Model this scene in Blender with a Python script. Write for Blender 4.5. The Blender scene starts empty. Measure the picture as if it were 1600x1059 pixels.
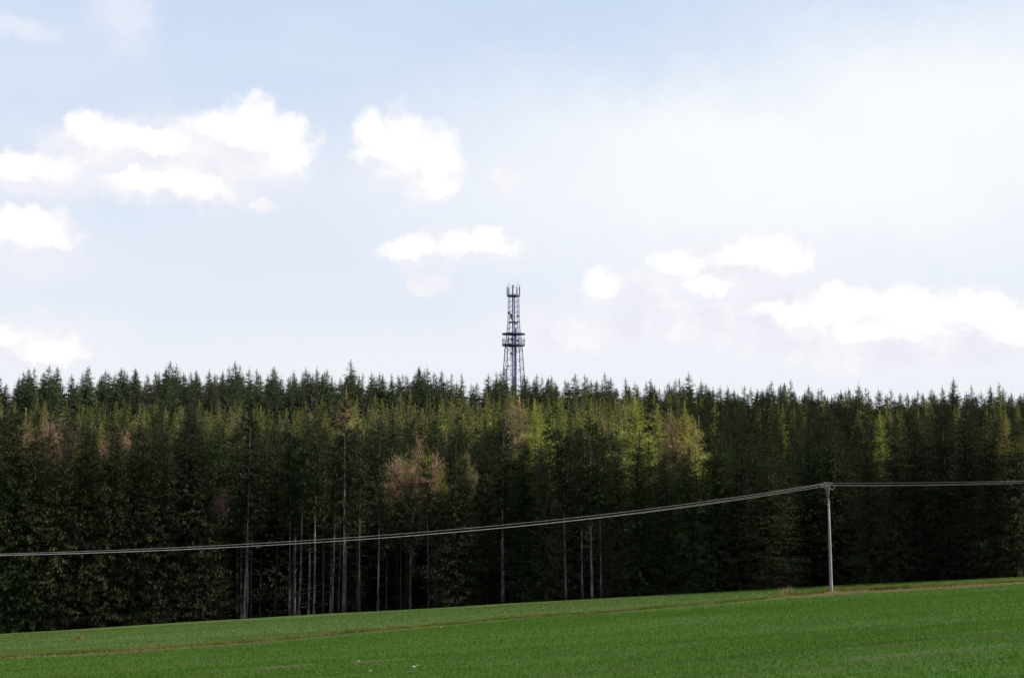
import bpy, math, random
import numpy as np
from mathutils import Vector, Matrix

# ------------------------------------------------------------------ camera, sky, sun
scene = bpy.context.scene
C = scene.collection
R = math.radians
PITCH = R(5.9); F = 2222.0                     # focal length in photo pixels (1600 wide)
cam_d = bpy.data.cameras.new('camera'); cam = bpy.data.objects.new('camera', cam_d); C.objects.link(cam)
cam_d.sensor_width = 36; cam_d.lens = 36 * F / 1600; cam_d.clip_start = 0.5; cam_d.clip_end = 20000
cam.location = (0, 0, 0); cam.rotation_euler = (R(90) + PITCH, 0, 0)
scene.camera = cam
scene.cycles.max_bounces = 4; scene.cycles.diffuse_bounces = 2; scene.cycles.transmission_bounces = 2
scene.view_settings.view_transform = 'Standard'; scene.view_settings.look = 'None'
scene.view_settings.exposure = 0.25; scene.view_settings.gamma = 1

SUN_EL = R(38); SUN_AZ = R(94)                  # azimuth clockwise from +Y (the view direction)
sl = bpy.data.lights.new('sun', 'SUN'); sl.energy = 5.0; sl.angle = R(0.55); sl.color = (1.0, 0.93, 0.82)
sun = bpy.data.objects.new('sun', sl); C.objects.link(sun)
sd = Vector((math.sin(SUN_AZ) * math.cos(SUN_EL), math.cos(SUN_AZ) * math.cos(SUN_EL), math.sin(SUN_EL)))
sun.rotation_euler = sd.to_track_quat('Z', 'Y').to_euler()

def ray(px, py):
    cx = (px - 800) / F; cy = (529.5 - py) / F
    return Vector((cx, math.cos(PITCH) - cy * math.sin(PITCH), math.sin(PITCH) + cy * math.cos(PITCH)))
def at(px, py, Y):
    r = ray(px, py); return r * (Y / r.y)
def proj(x, y, z):
    c, s = math.cos(PITCH), math.sin(PITCH)
    d = y * c + z * s; u = -y * s + z * c
    return 800 + F * x / d, 529.5 - F * u / d
def azel(px, py):
    r = ray(px, py).normalized(); return math.atan2(r.x, r.y), math.asin(r.z)

class NT:
    """tiny node helper"""
    def __init__(s, nt): s.nt = nt; s.l = nt.links
    def n(s, t, **k):
        nd = s.nt.nodes.new(t)
        for a, v in k.items(): setattr(nd, a, v)
        return nd
    def put(s, sock, v):
        if isinstance(v, bpy.types.NodeSocket): s.l.new(v, sock)
        elif v is not None: sock.default_value = v
    def m(s, op, a, b=None, c=None, clamp=False):
        nd = s.n('ShaderNodeMath', operation=op); nd.use_clamp = clamp
        s.put(nd.inputs[0], a); s.put(nd.inputs[1], b)
        if c is not None: s.put(nd.inputs[2], c)
        return nd.outputs[0]
    def v(s, op, a, b=None):
        nd = s.n('ShaderNodeVectorMath', operation=op); s.put(nd.inputs[0], a); s.put(nd.inputs[1], b)
        return nd.outputs[1] if op in ('LENGTH', 'DOT_PRODUCT') else nd.outputs[0]
    def step(s, x, lo, hi, a=0.0, b=1.0):
        nd = s.n('ShaderNodeMapRange', interpolation_type='SMOOTHSTEP')
        for i, q in enumerate((x, lo, hi, a, b)): s.put(nd.inputs[i], q)
        return nd.outputs[0]
    def mix(s, f, a, b, blend='MIX'):
        nd = s.n('ShaderNodeMix', data_type='RGBA', blend_type=blend)
        s.put(nd.inputs[0], f); s.put(nd.inputs[6], a); s.put(nd.inputs[7], b); return nd.outputs[2]
    def noise(s, vec, scale, detail=4, rough=.5, col=False):
        nd = s.n('ShaderNodeTexNoise'); s.put(nd.inputs['Vector'], vec)
        nd.inputs['Scale'].default_value = scale; nd.inputs['Detail'].default_value = detail
        nd.inputs['Roughness'].default_value = rough
        return nd.outputs['Color' if col else 'Fac']

w = bpy.data.worlds.new('World'); scene.world = w; w.use_nodes = True
nt = w.node_tree; nt.nodes.clear(); g = NT(nt)
out = g.n('ShaderNodeOutputWorld'); bg = g.n('ShaderNodeBackground'); g.l.new(bg.outputs[0], out.inputs[0])
sky = g.n('ShaderNodeTexSky', sky_type='NISHITA'); sky.sun_disc = False
sky.sun_elevation = SUN_EL; sky.sun_rotation = SUN_AZ; sky.altitude = 400; sky.air_density = 1.0; sky.dust_density = 0.6; sky.ozone_density = 1.5
tc = g.n('ShaderNodeTexCoord'); D = tc.outputs['Generated']
sp = g.n('ShaderNodeSeparateXYZ'); g.l.new(D, sp.inputs[0])
az = g.m('ARCTAN2', sp.outputs[0], sp.outputs[1]); el = g.m('ARCSINE', sp.outputs[2])
cb = g.n('ShaderNodeCombineXYZ'); g.l.new(az, cb.inputs[0]); g.l.new(el, cb.inputs[1]); P0 = cb.outputs[0]
def warp(P, k=1.0):
    a = g.noise(P, 14, 3, .55, True); b = g.noise(P, 60, 5, .62, True)
    a = g.v('MULTIPLY', g.v('SUBTRACT', a, (.5, .5, .5)), (.022 * k, .016 * k, 0))
    b = g.v('MULTIPLY', g.v('SUBTRACT', b, (.5, .5, .5)), (.022 * k, .02 * k, 0))
    return g.v('ADD', P, g.v('ADD', a, b))
def field(P, blobs, grow=1.38):
    acc = None
    for (px, py, rx, ry) in blobs:
        a, e = azel(px, py); rx *= grow; ry *= grow
        d = g.v('MULTIPLY', g.v('SUBTRACT', P, (a, e, 0)), (F / rx, F / ry, 0))
        q = g.m('SUBTRACT', 1.0, g.v('LENGTH', d))
        if acc is None: acc = q
        else:
            nd = g.n('ShaderNodeMath', operation='SMOOTH_MAX'); g.put(nd.inputs[0], acc); g.put(nd.inputs[1], q); nd.inputs[2].default_value = .30
            acc = nd.outputs[0]
    return acc
PUFF = [(150,200,50,28),(200,216,62,26),(250,232,45,18),(340,195,36,24),(392,208,82,44),(440,236,46,34),
        (250,284,72,22),(320,294,44,19),(195,272,38,15),(45,258,80,19),(45,358,64,34),(86,374,30,18),
        (582,196,27,30),(625,222,52,40),(672,244,46,46),(668,282,38,34),(572,236,24,12),(632,250,46,40),(600,225,30,30),
        (650,384,44,18),(1420,515,90,30),(1300,505,60,32),(1560,515,44,30),(1240,500,40,18),(735,388,64,22),(765,372,28,18),(1062,406,46,18),(1175,394,72,28),(1232,414,44,18),(940,440,37,24),
        (1105,440,54,16),(1300,478,62,32),(1380,480,52,34),(1458,484,62,36),(1540,488,52,42),(1352,522,90,22),(1208,488,38,18),
        (10,526,28,16),(85,550,44,22)]
SOFT = [(250,240,190,62),(60,290,110,30),(400,262,90,42),(640,262,86,62),(410,312,26,16),(720,395,120,34),(1130,450,230,75),(1400,530,250,70),
        (900,520,170,52),(1180,540,260,40),(60,400,110,50),(60,540,150,50),(190,22,48,52),(20,40,70,16),(790,275,36,28),(1000,560,700,36)]
BODY = [(170,222,110,50),(330,240,120,62),(415,225,88,62),(235,285,130,34),(60,268,100,36),(320,292,72,30),(622,225,66,62),(668,262,56,58),(710,386,112,34),(1150,415,150,56),(985,448,95,44),(1110,500,200,52),(1390,522,250,72),(1540,510,84,76),(1280,495,120,62),(1200,480,90,40),(900,520,130,42),(50,362,84,44),(60,540,95,38),(668,443,34,16),(410,312,22,14),(790,275,30,26)]
VEIL = [(1290,270,560,130),(1480,170,380,120),(1150,215,330,80)]
Pw = warp(P0, 1.0)
dp = field(Pw, PUFF, 1.42)
dp_up = field(g.v('ADD', Pw, (.006, .016, 0)), PUFF, 1.42)
EXC = 2 ** -.25
def E(r_, g_, b_): return (r_ * EXC, g_ * EXC, b_ * EXC, 1)
def vor(P, sc):
    n_ = g.n('ShaderNodeTexVoronoi', feature='SMOOTH_F1'); g.put(n_.inputs['Vector'], P); n_.inputs['Scale'].default_value = sc; n_.inputs['Smoothness'].default_value = .35
    return g.m('SUBTRACT', .45, n_.outputs['Distance'])
bil = g.m('MULTIPLY_ADD', vor(Pw, 46), .50, g.m('MULTIPLY', vor(Pw, 110), .26))
bil_up = g.m('MULTIPLY_ADD', vor(g.v('ADD', Pw, (.002, .0045, 0)), 46), .50, g.m('MULTIPLY', vor(g.v('ADD', Pw, (.002, .0045, 0)), 110), .26))
lit = g.step(g.m('MULTIPLY_ADD', g.m('SUBTRACT', bil, bil_up), 1.3, g.m('SUBTRACT', dp, dp_up)), -.62, .16)
dp = g.m('ADD', dp, bil)
fl = g.noise(Pw, 38, 5, .6)
db_ = g.m('ADD', field(warp(P0, 1.1), BODY, 1.12), g.m('MULTIPLY', bil, .8))
ab = g.step(db_, -.06, .50)
ap = g.step(g.m('ADD', dp, g.m('MULTIPLY', g.m('SUBTRACT', fl, .5), .30)), .02, g.m('MULTIPLY_ADD', lit, -.75, 1.35))
ds = field(warp(P0, 1.6), SOFT); as_ = g.step(ds, -.1, .9)
dv = field(warp(P0, 1.6), VEIL); av = g.step(dv, -.45, .95)
cir = g.step(g.noise(g.v('MULTIPLY', Pw, (1.0, 2.6, 1)), 5, 5, .55), .35, .8)
base = g.v('MULTIPLY', sky.outputs[0], (.115, .115, .115))
gcol = g.mix(g.step(el, .02, .36), E(.885, .905, .955), E(.635, .755, .955))
fac = g.step(el, .30, 1.1, .90, .12)              # thin high haze low in the sky
col = g.mix(fac, base, gcol)
col = g.mix(g.m('MULTIPLY', cir, .30), col, E(.88, .90, .97))
col = g.mix(g.m('MULTIPLY', av, .95), col, E(.97, .985, 1.0))
col = g.mix(g.m('MULTIPLY', as_, .55), col, E(.90, .90, .965))
ccol = g.mix(lit, E(.90, .895, .96), E(1.03, 1.03, 1.03))
ccol = g.mix(g.m('MULTIPLY', g.step(fl, .35, .65), .35), ccol, E(1.03, 1.03, 1.04))
bcol = g.mix(g.step(g.noise(Pw, 30, 5, .6), .3, .7), E(.835, .835, .925), E(.955, .95, .985))
col = g.mix(g.m('MULTIPLY', ab, .92), col, bcol)
col = g.mix(ap, col, ccol)
g.l.new(col, bg.inputs[0]); bg.inputs[1].default_value = 1.0

# ------------------------------------------------------------------ tags and mesh helpers
def tag(o, label=None, cat=None, group=None, kind=None):
    if label: o['label'] = label
    if cat: o['category'] = cat
    if group: o['group'] = group
    if kind: o['kind'] = kind
    return o
def empty(name, loc, rz=0, scale=(1, 1, 1)):
    o = bpy.data.objects.new(name, None); C.objects.link(o); o.location = loc; o.rotation_euler = (0, 0, rz); o.scale = scale
    o.empty_display_size = .3
    return o
def mesh_np(name, V, faces_flat, nper, mats, parent=None, attrs=None, smooth=False, link=True, matidx=None):
    """V (n,3); faces of constant size nper"""
    me = bpy.data.meshes.new(name)
    nf = len(faces_flat) // nper
    me.vertices.add(len(V)); me.vertices.foreach_set('co', np.asarray(V, np.float32).ravel())
    me.loops.add(nf * nper); me.loops.foreach_set('vertex_index', np.asarray(faces_flat, np.int32))
    me.polygons.add(nf); me.polygons.foreach_set('loop_start', np.arange(0, nf * nper, nper, dtype=np.int32))
    me.polygons.foreach_set('loop_total', np.full(nf, nper, np.int32))
    if smooth: me.polygons.foreach_set('use_smooth', np.ones(nf, bool))
    for m_ in mats: me.materials.append(m_)
    if matidx is not None: me.polygons.foreach_set('material_index', np.asarray(matidx, np.int32))
    for k, a in (attrs or {}).items():
        at_ = me.attributes.new(k, 'FLOAT', 'POINT'); at_.data.foreach_set('value', np.asarray(a, np.float32))
    me.update(calc_edges=True)
    o = bpy.data.objects.new(name, me)
    if link: C.objects.link(o)
    if parent: o.parent = parent
    return o
class MB:
    """collects bars, boxes, tubes as one mesh"""
    def __init__(s): s.v = []; s.f = []
    def add(s, vs, fs):
        n = len(s.v); s.v += [tuple(p) for p in vs]; s.f += [tuple(i + n for i in q) for q in fs]; return s
    def tube(s, pts, rad, sides=8, cap=True):
        pts = [Vector(p) for p in pts]; n = len(pts)
        if not isinstance(rad, (list, tuple)): rad = [rad] * n
        t0 = (pts[1] - pts[0]).normalized()
        a = t0.orthogonal().normalized(); vs = []; fs = []
        for i, p in enumerate(pts):
            t = (pts[min(i + 1, n - 1)] - pts[max(i - 1, 0)]).normalized()
            a = (a - t * a.dot(t)).normalized(); b = t.cross(a)
            for k in range(sides):
                q = 2 * math.pi * k / sides; vs.append(p + (a * math.cos(q) + b * math.sin(q)) * rad[i])
        for i in range(n - 1):
            for k in range(sides):
                k2 = (k + 1) % sides; fs.append((i * sides + k, i * sides + k2, (i + 1) * sides + k2, (i + 1) * sides + k))
        if cap: fs.append(tuple(range(sides - 1, -1, -1))); fs.append(tuple((n - 1) * sides + k for k in range(sides)))
        return s.add(vs, fs)
    def box(s, c, d, M=None):
        vs = [Vector((x * d[0] / 2, y * d[1] / 2, z * d[2] / 2)) for x in (-1, 1) for y in (-1, 1) for z in (-1, 1)]
        if M: vs = [M @ q for q in vs]
        vs = [q + Vector(c) for q in vs]
        return s.add(vs, [(0, 1, 3, 2), (4, 6, 7, 5), (0, 4, 5, 1), (2, 3, 7, 6), (0, 2, 6, 4), (1, 5, 7, 3)])
    def lathe(s, prof, c=(0, 0, 0), sides=24, M=None):
        vs = []; fs = []; n = len(prof)
        for (r, z) in prof:
            for k in range(sides):
                q = 2 * math.pi * k / sides; p = Vector((r * math.cos(q), r * math.sin(q), z))
                if M: p = M @ p
                vs.append(p + Vector(c))
        for i in range(n - 1):
            for k in range(sides):
                k2 = (k + 1) % sides; fs.append((i * sides + k, i * sides + k2, (i + 1) * sides + k2, (i + 1) * sides + k))
        return s.add(vs, fs)
    def build(s, name, mat, parent=None, smooth=False):
        me = bpy.data.meshes.new(name); me.from_pydata(s.v, [], s.f); me.materials.append(mat); me.update()
        if smooth:
            for p in me.polygons: p.use_smooth = True
        o = bpy.data.objects.new(name, me); C.objects.link(o)
        if parent: o.parent = parent
        return o

# ------------------------------------------------------------------ materials
def mat(name):
    m_ = bpy.data.materials.new(name); m_.use_nodes = True; m_.node_tree.nodes.clear()
    q = NT(m_.node_tree); o = q.n('ShaderNodeOutputMaterial'); return m_, q, o
def foliage(name, c_dark, c_light, c_tip, transl=.25, jitter=.35):
    m_, q, o = mat(name)
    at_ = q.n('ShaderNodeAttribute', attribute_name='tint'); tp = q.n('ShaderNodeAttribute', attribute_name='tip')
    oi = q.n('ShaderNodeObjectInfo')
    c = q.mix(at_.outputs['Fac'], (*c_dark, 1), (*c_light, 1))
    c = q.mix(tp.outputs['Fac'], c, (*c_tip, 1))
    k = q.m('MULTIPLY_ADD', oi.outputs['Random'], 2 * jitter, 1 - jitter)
    hs = q.n('ShaderNodeHueSaturation'); q.put(hs.inputs['Color'], c); q.put(hs.inputs['Value'], k)
    rnd2 = q.m('FRACT', q.m('MULTIPLY', oi.outputs['Random'], 17.3))
    q.put(hs.inputs['Hue'], q.m('MULTIPLY_ADD', rnd2, .07, .462)); q.put(hs.inputs['Saturation'], q.m('MULTIPLY_ADD', rnd2, .35, .75))
    d = q.n('ShaderNodeBsdfDiffuse'); q.put(d.inputs[0], hs.outputs[0])
    t = q.n('ShaderNodeBsdfTranslucent'); q.put(t.inputs[0], q.mix(1.0, hs.outputs[0], (1.15, 1.25, .6, 1), 'MULTIPLY'))
    mx = q.n('ShaderNodeMixShader'); mx.inputs[0].default_value = transl
    q.l.new(d.outputs[0], mx.inputs[1]); q.l.new(t.outputs[0], mx.inputs[2])
    gl = q.n('ShaderNodeBsdfGlossy'); gl.inputs['Roughness'].default_value = .55; gl.inputs[0].default_value = (.8, .9, .8, 1)
    m2 = q.n('ShaderNodeMixShader'); m2.inputs[0].default_value = .012
    q.l.new(mx.outputs[0], m2.inputs[1]); q.l.new(gl.outputs[0], m2.inputs[2])
    q.l.new(m2.outputs[0], o.inputs[0]); return m_
M_SPR = foliage('spruce_needles', (.012, .017, .005), (.028, .034, .010), (.055, .060, .016), .10, .5)  # needle colour darkened to paint in the shade of the forest front
M_YNG = foliage('sun_painted_spruce_needles', (.048, .062, .017), (.145, .158, .045), (.50, .40, .11), .3)  # younger yellow-green spruce, colour brightened to paint in sunlight on the slope
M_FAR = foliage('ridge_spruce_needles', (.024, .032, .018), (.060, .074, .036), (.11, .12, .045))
M_LAR = foliage('larch_needles', (.20, .20, .045), (.36, .36, .08), (.44, .42, .11), .35, .2)
M_LAB = foliage('larch_twigs', (.22, .16, .075), (.38, .29, .13), (.42, .36, .12), .3, .2)
M_TWG = foliage('bare_twigs', (.19, .105, .075), (.45, .26, .19), (.44, .28, .18), .2, .2)
M_SHR = foliage('shrub_leaves', (.03, .045, .012), (.07, .085, .02), (.10, .11, .03), .3, .3)
def bark(name, a, b, sc=3.0):
    m_, q, o = mat(name)
    tc = q.n('ShaderNodeTexCoord'); oi = q.n('ShaderNodeObjectInfo')
    p = q.v('ADD', q.v('MULTIPLY', tc.outputs['Object'], (1.2, 1.2, .35)), q.v('MULTIPLY', oi.outputs['Location'], (3.1, 3.1, 0)))
    f = q.step(q.noise(p, sc, 6, .7), .38, .62)
    f2 = q.step(q.noise(q.v('MULTIPLY', p, (1, 1, .6)), .9, 3, .6), .35, .65)
    c = q.mix(q.m('MULTIPLY', f, f2), (*a, 1), (*b, 1))
    c = q.mix(q.m('MULTIPLY', oi.outputs['Random'], .6), c, q.mix(1.0, c, (.35, .33, .34, 1), 'MULTIPLY'))
    bs = q.n('ShaderNodeBsdfPrincipled'); q.put(bs.inputs['Base Color'], c); bs.inputs['Roughness'].default_value = .9
    bp = q.n('ShaderNodeBump'); bp.inputs['Strength'].default_value = .6; bp.inputs['Distance'].default_value = .03
    q.put(bp.inputs['Height'], q.noise(p, 12, 4)); q.l.new(bp.outputs[0], bs.inputs['Normal'])
    q.l.new(bs.outputs[0], o.inputs[0]); return m_
M_BARK = bark('grey_bark', (.05, .04, .037), (.31, .28, .28))
M_BARKD = bark('brown_bark', (.035, .026, .02), (.10, .08, .065))
def solid(name, col, rough=.6, metal=0.0, nsc=8, var=.25):
    m_, q, o = mat(name)
    tc = q.n('ShaderNodeTexCoord'); n_ = q.noise(tc.outputs['Object'], nsc, 5, .6)
    c = q.mix(q.step(n_, .3, .7), tuple(x * (1 - var) for x in col) + (1,), tuple(min(1, x * (1 + var)) for x in col) + (1,))
    bs = q.n('ShaderNodeBsdfPrincipled'); q.put(bs.inputs['Base Color'], c); bs.inputs['Roughness'].default_value = rough
    bs.inputs['Metallic'].default_value = metal
    q.l.new(bs.outputs[0], o.inputs[0]); return m_
M_STEEL = solid('tower_steel', (.12, .12, .23), .6, 0.0, 1.5, .3)
M_PANEL = solid('antenna_panel', (.10, .10, .17), .5)
M_DISH = solid('dish_grey', (.16, .16, .24), .5)
M_CONC = solid('pole_concrete', (.25, .235, .225), .85, 0, 6, .18)
M_GALV = solid('galvanised_steel', (.16, .14, .15), .55, .2)
M_PORC = solid('porcelain', (.30, .20, .20), .3)
M_WIRE = solid('aluminium_wire', (.31, .31, .30), .5, .0)
M_STONE = solid('field_stone', (.36, .33, .28), .9)

# ------------------------------------------------------------------ terrain
A_, B_, H_ = .0586, -.0624, 3.0
def plane(x, y): return A_ * x + B_ * y - H_
def on_plane(px, py):
    r = ray(px, py); t = H_ / (A_ * r.x + B_ * r.y - r.z); return r * t
edge_pts = [on_plane(*p) for p in ((-60, 993.5), (0, 990), (350, 968.5), (800, 942), (1300, 915), (1600, 901.5), (1700, 897))]
EX = np.array([p.x for p in edge_pts]); EY = np.array([p.y for p in edge_pts])
def edgeY(x): return np.interp(x, EX, EY)
balk_pts = [on_plane(*p) for p in ((-60, 1037), (0, 1031), (200, 1020), (400, 1005), (560, 991), (800, 969), (1000, 955), (1140, 944), (1240, 934), (1297, 929), (1450, 921), (1600, 912), (1700, 907))]
BX = np.array([p.x for p in balk_pts]); BY = np.array([p.y for p in balk_pts])
def balkY(x): return np.interp(x, BX, BY)
def sstep(a, b, t):
    t = np.clip((t - a) / (b - a), 0, 1); return t * t * (3 - 2 * t)
def hillz(x, y):
    xx = np.clip(x, -260, 260)
    z = np.interp(y, [130, 150, 200, 260, 330, 400, 440, 600, 1200, 4000], [-13, -12.5, -8.0, -2.0, 4.2, 9.2, 10.2, 6, -20, -90])
    cs = np.interp(y, [140, 200, 260, 330, 400, 600], [.0586, .03, .0, -.022, -.034, -.02])
    return z + cs * xx + 1.0 * np.sin(x * .031 + 1.3) * sstep(220, 330, y)
def hsh(x, y, s=1.0):
    return np.sin(x * .9 * s + 1.3 * np.sin(y * .53 * s)) * np.cos(y * .8 * s + 1.7 * np.sin(x * .41 * s))
def ground(x, y):
    x = np.asarray(x, float); y = np.asarray(y, float)
    e = edgeY(x); s = y - e
    far = np.clip(np.hypot(x, y) - 250, 0, None)
    pl = A_ * np.clip(x, -300, 300) + B_ * np.clip(y, -200, 400) - H_ + .035 * hsh(x, y, .25)
    k = sstep(12, 70, s)
    return pl * (1 - k) + hillz(x, y) * k - 1.1 * sstep(2.0, 9, s) * (1 - sstep(30, 60, s))
def balkh(x, y):
    d = (y - balkY(x)); k = .5 + .5 * hsh(x * 1.3 + 4, x * .4)
    k = .5 + .25 * np.sin(x * 2.3 + np.sin(x * .9)) + .25 * np.sin(x * 5.1 + 2)
    A = np.interp(x, [-30, -8, 0, 15, 24, 40], [.10, .16, .14, .15, .26, .22])
    return A * (.75 + .4 * k) * sstep(-.7, .5, d) * (1 - sstep(.9, 3.2, d))
def fieldz(x, y): return ground(x, y) + .03 + balkh(x, y)

def bare_mask(x, y):
    """0..1 thin or bare patches in the sown field, elongated along the drilling direction"""
    out_ = np.zeros_like(x)
    for (px0, py0, px1, py1, wd, k) in BARE:
        a = on_plane(px0, py0); b = on_plane(px1, py1)
        dx, dy = b.x - a.x, b.y - a.y; L = math.hypot(dx, dy)
        t = ((x - a.x) * dx + (y - a.y) * dy) / L ** 2; n_ = ((x - a.x) * -dy + (y - a.y) * dx) / L
        n_ = n_ + .25 * hsh(x, y, 1.2)
        out_ = np.maximum(out_, k * np.exp(-np.abs(n_ / wd) ** 2.5) * sstep(-.08, .12, t) * (1 - sstep(.88, 1.08, t)))
    return out_
BARE = [(p_[0], p_[1], p_[2], p_[3], max(.9, p_[4] * 1.9), p_[5]) for p_ in [(395, 1047, 490, 1039, .20, 1.0), (545, 1036, 640, 1030, .22, .65), (100, 1014, 330, 1002, 1.8, .42), (160, 1000, 420, 985, 2.2, .22), (560, 1046, 820, 1032, .9, .33),
        (1000, 972, 1240, 962, 1.2, .35), (900, 982, 1100, 972, 1.0, .3), (1300, 1032, 1600, 1008, .55, .5), (1440, 1000, 1640, 980, .7, .3), (800, 1040, 1000, 1022, .8, .3),
        (300, 1052, 420, 1047, .5, .5), (900, 1018, 1100, 1008, .8, .25), (1250, 1056, 1500, 1040, .6, .25)]]

def grid(xs, ys, zf):
    X, Y = np.meshgrid(xs, ys); Z = zf(X, Y); nx, ny = len(xs), len(ys)
    V = np.stack([X.ravel(), Y.ravel(), Z.ravel()], 1)
    i = np.arange(nx - 1)[None, :] + nx * np.arange(ny - 1)[:, None]
    F_ = np.stack([i, i + 1, i + 1 + nx, i + nx], -1).ravel()
    return V, F_
def nonlin(a, lo, hi, s, far, n):
    core = np.arange(lo, hi + s, s); t = np.geomspace(1, 1 + far / 10, n) - 1
    return np.concatenate([(lo - t[1:] * 10)[::-1], core, hi + s + t[1:] * 10])
xs = nonlin(0, -190, 190, 4, 4500, 24); ys = nonlin(0, -20, 480, 4, 5000, 24)
V, Fc = grid(xs, ys, lambda x, y: ground(x, y) - .02)
m_, q, o_ = mat('forest_floor')
geo = q.n('ShaderNodeNewGeometry'); Pp = geo.outputs['Position']
c = q.mix(q.step(q.noise(Pp, .35, 5, .6), .35, .65), (.028, .019, .011, 1), (.035, .045, .014, 1))
c = q.mix(q.step(q.noise(Pp, 3, 5, .7), .4, .7), c, (.05, .035, .02, 1))
bs = q.n('ShaderNodeBsdfPrincipled'); q.put(bs.inputs['Base Color'], c); bs.inputs['Roughness'].default_value = 1; bs.inputs['Specular IOR Level'].default_value = .1
q.l.new(bs.outputs[0], o_.inputs[0]); M_FLOOR = m_
tag(mesh_np('ground', V, Fc, 4, [M_FLOOR], smooth=True), kind='structure')

# sown field: fine sheet reaching the forest edge
m_, q, o_ = mat('sown_field')
geo = q.n('ShaderNodeNewGeometry'); Pp = geo.outputs['Position']
mp = q.n('ShaderNodeMapping', vector_type='TEXTURE'); q.put(mp.inputs['Vector'], Pp); mp.inputs['Rotation'].default_value = (0, 0, R(24)); Ps = mp.outputs[0]
bare = q.n('ShaderNodeAttribute', attribute_name='bare').outputs['Fac']; bk = q.n('ShaderNodeAttribute', attribute_name='balk').outputs['Fac']
upp = q.n('ShaderNodeAttribute', attribute_name='upper').outputs['Fac']
c = q.mix(q.step(q.noise(q.v('MULTIPLY', Ps, (.05, .5, 1)), 1, 5, .6), .3, .7), (.050, .120, .014, 1), (.072, .152, .021, 1))
c = q.mix(q.m('MULTIPLY', q.step(q.noise(q.v('MULTIPLY', Ps, (.035, 1.1, 1)), 1, 4, .65), .52, .68), .55), c, (.030, .070, .010, 1))
c = q.mix(upp, c, q.mix(q.step(q.noise(q.v('MULTIPLY', Ps, (.06, .35, 1)), 1, 5, .6), .3, .75), (.080, .145, .034, 1), (.115, .145, .052, 1)))
row = q.step(q.noise(q.v('MULTIPLY', Ps, (.3, 5.5, 1)), 1, 3, .6), .42, .62)
c = q.mix(q.m('MULTIPLY', row, .30), c, (.022, .050, .010, 1))
c = q.mix(q.m('MULTIPLY', q.step(q.noise(q.v('MULTIPLY', Ps, (.9, 3.5, 1)), 1.5, 6, .75), .52, .75), .55), c, (.085, .095, .035, 1))
soil = q.mix(q.step(q.noise(Pp, 3, 6, .7), .35, .65), (.05, .034, .022, 1), (.17, .13, .08, 1))
bm = q.step(q.m('ADD', q.m('MULTIPLY', bare, 1.25), q.m('MULTIPLY', q.m('SUBTRACT', q.noise(Ps, 2.2, 6, .75), .5), .9)), .38, .75)
c = q.mix(q.m('MULTIPLY', bm, .85), c, soil)
bkc = q.mix(q.step(q.noise(Pp, 1.1, 5, .7), .45, .75), (.075, .11, .022, 1), (.13, .12, .045, 1))
c = q.mix(bk, c, bkc)
dr = q.n('ShaderNodeAttribute', attribute_name='shaded_soil').outputs['Fac']
c = q.mix(dr, c, (.05, .045, .02, 1))  # lower bank face: exposed soil, with its shade painted into the colour
bs = q.n('ShaderNodeBsdfPrincipled'); q.put(bs.inputs['Base Color'], c); bs.inputs['Roughness'].default_value = .95; bs.inputs['Specular IOR Level'].default_value = .1
bp = q.n('ShaderNodeBump'); bp.inputs['Strength'].default_value = 1.0; bp.inputs['Distance'].default_value = .12
q.put(bp.inputs['Height'], q.noise(Pp, 7, 5, .75)); q.l.new(bp.outputs[0], bs.inputs['Normal'])
q.l.new(bs.outputs[0], o_.inputs[0]); M_FIELD = m_
xs = np.arange(-75, 75.1, .4); t_ = np.concatenate([np.linspace(-.6, .12, 40)[:-1], np.linspace(.12, 1, 330)])
Xg, Tg = np.meshgrid(xs, t_); Yg = edgeY(Xg) * 1.0 * Tg + 1.2 * hsh(Xg * .7, Xg * .2) * .25 * sstep(.9, 1, Tg)
Zg = fieldz(Xg, Yg)
V = np.stack([Xg.ravel(), Yg.ravel(), Zg.ravel()], 1); nx, ny = len(xs), len(t_)
i = np.arange(nx - 1)[None, :] + nx * np.arange(ny - 1)[:, None]
Fc = np.stack([i, i + 1, i + 1 + nx, i + nx], -1).ravel()
dB = (V[:, 1] - balkY(V[:, 0]))
bwid = 1.5 + .2 * np.sin(V[:, 0] * 1.7)
left_str = 1 - sstep(-26, -20, V[:, 0])
attrs = dict(bare=bare_mask(V[:, 0], V[:, 1]), balk=np.exp(-np.abs((dB - .6) / bwid) ** 3),
             upper=sstep(.6, 2.2, dB), shaded_soil=np.exp(-((dB + .25) / .38) ** 2) * (.4 + .4 * hsh(V[:, 0] * .7, V[:, 0] * .2)) * (1 - sstep(18, 24, V[:, 0])) * (1 - left_str))
tag(mesh_np('field', V, Fc, 4, [M_FIELD], attrs=attrs, smooth=True), kind='structure')

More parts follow.
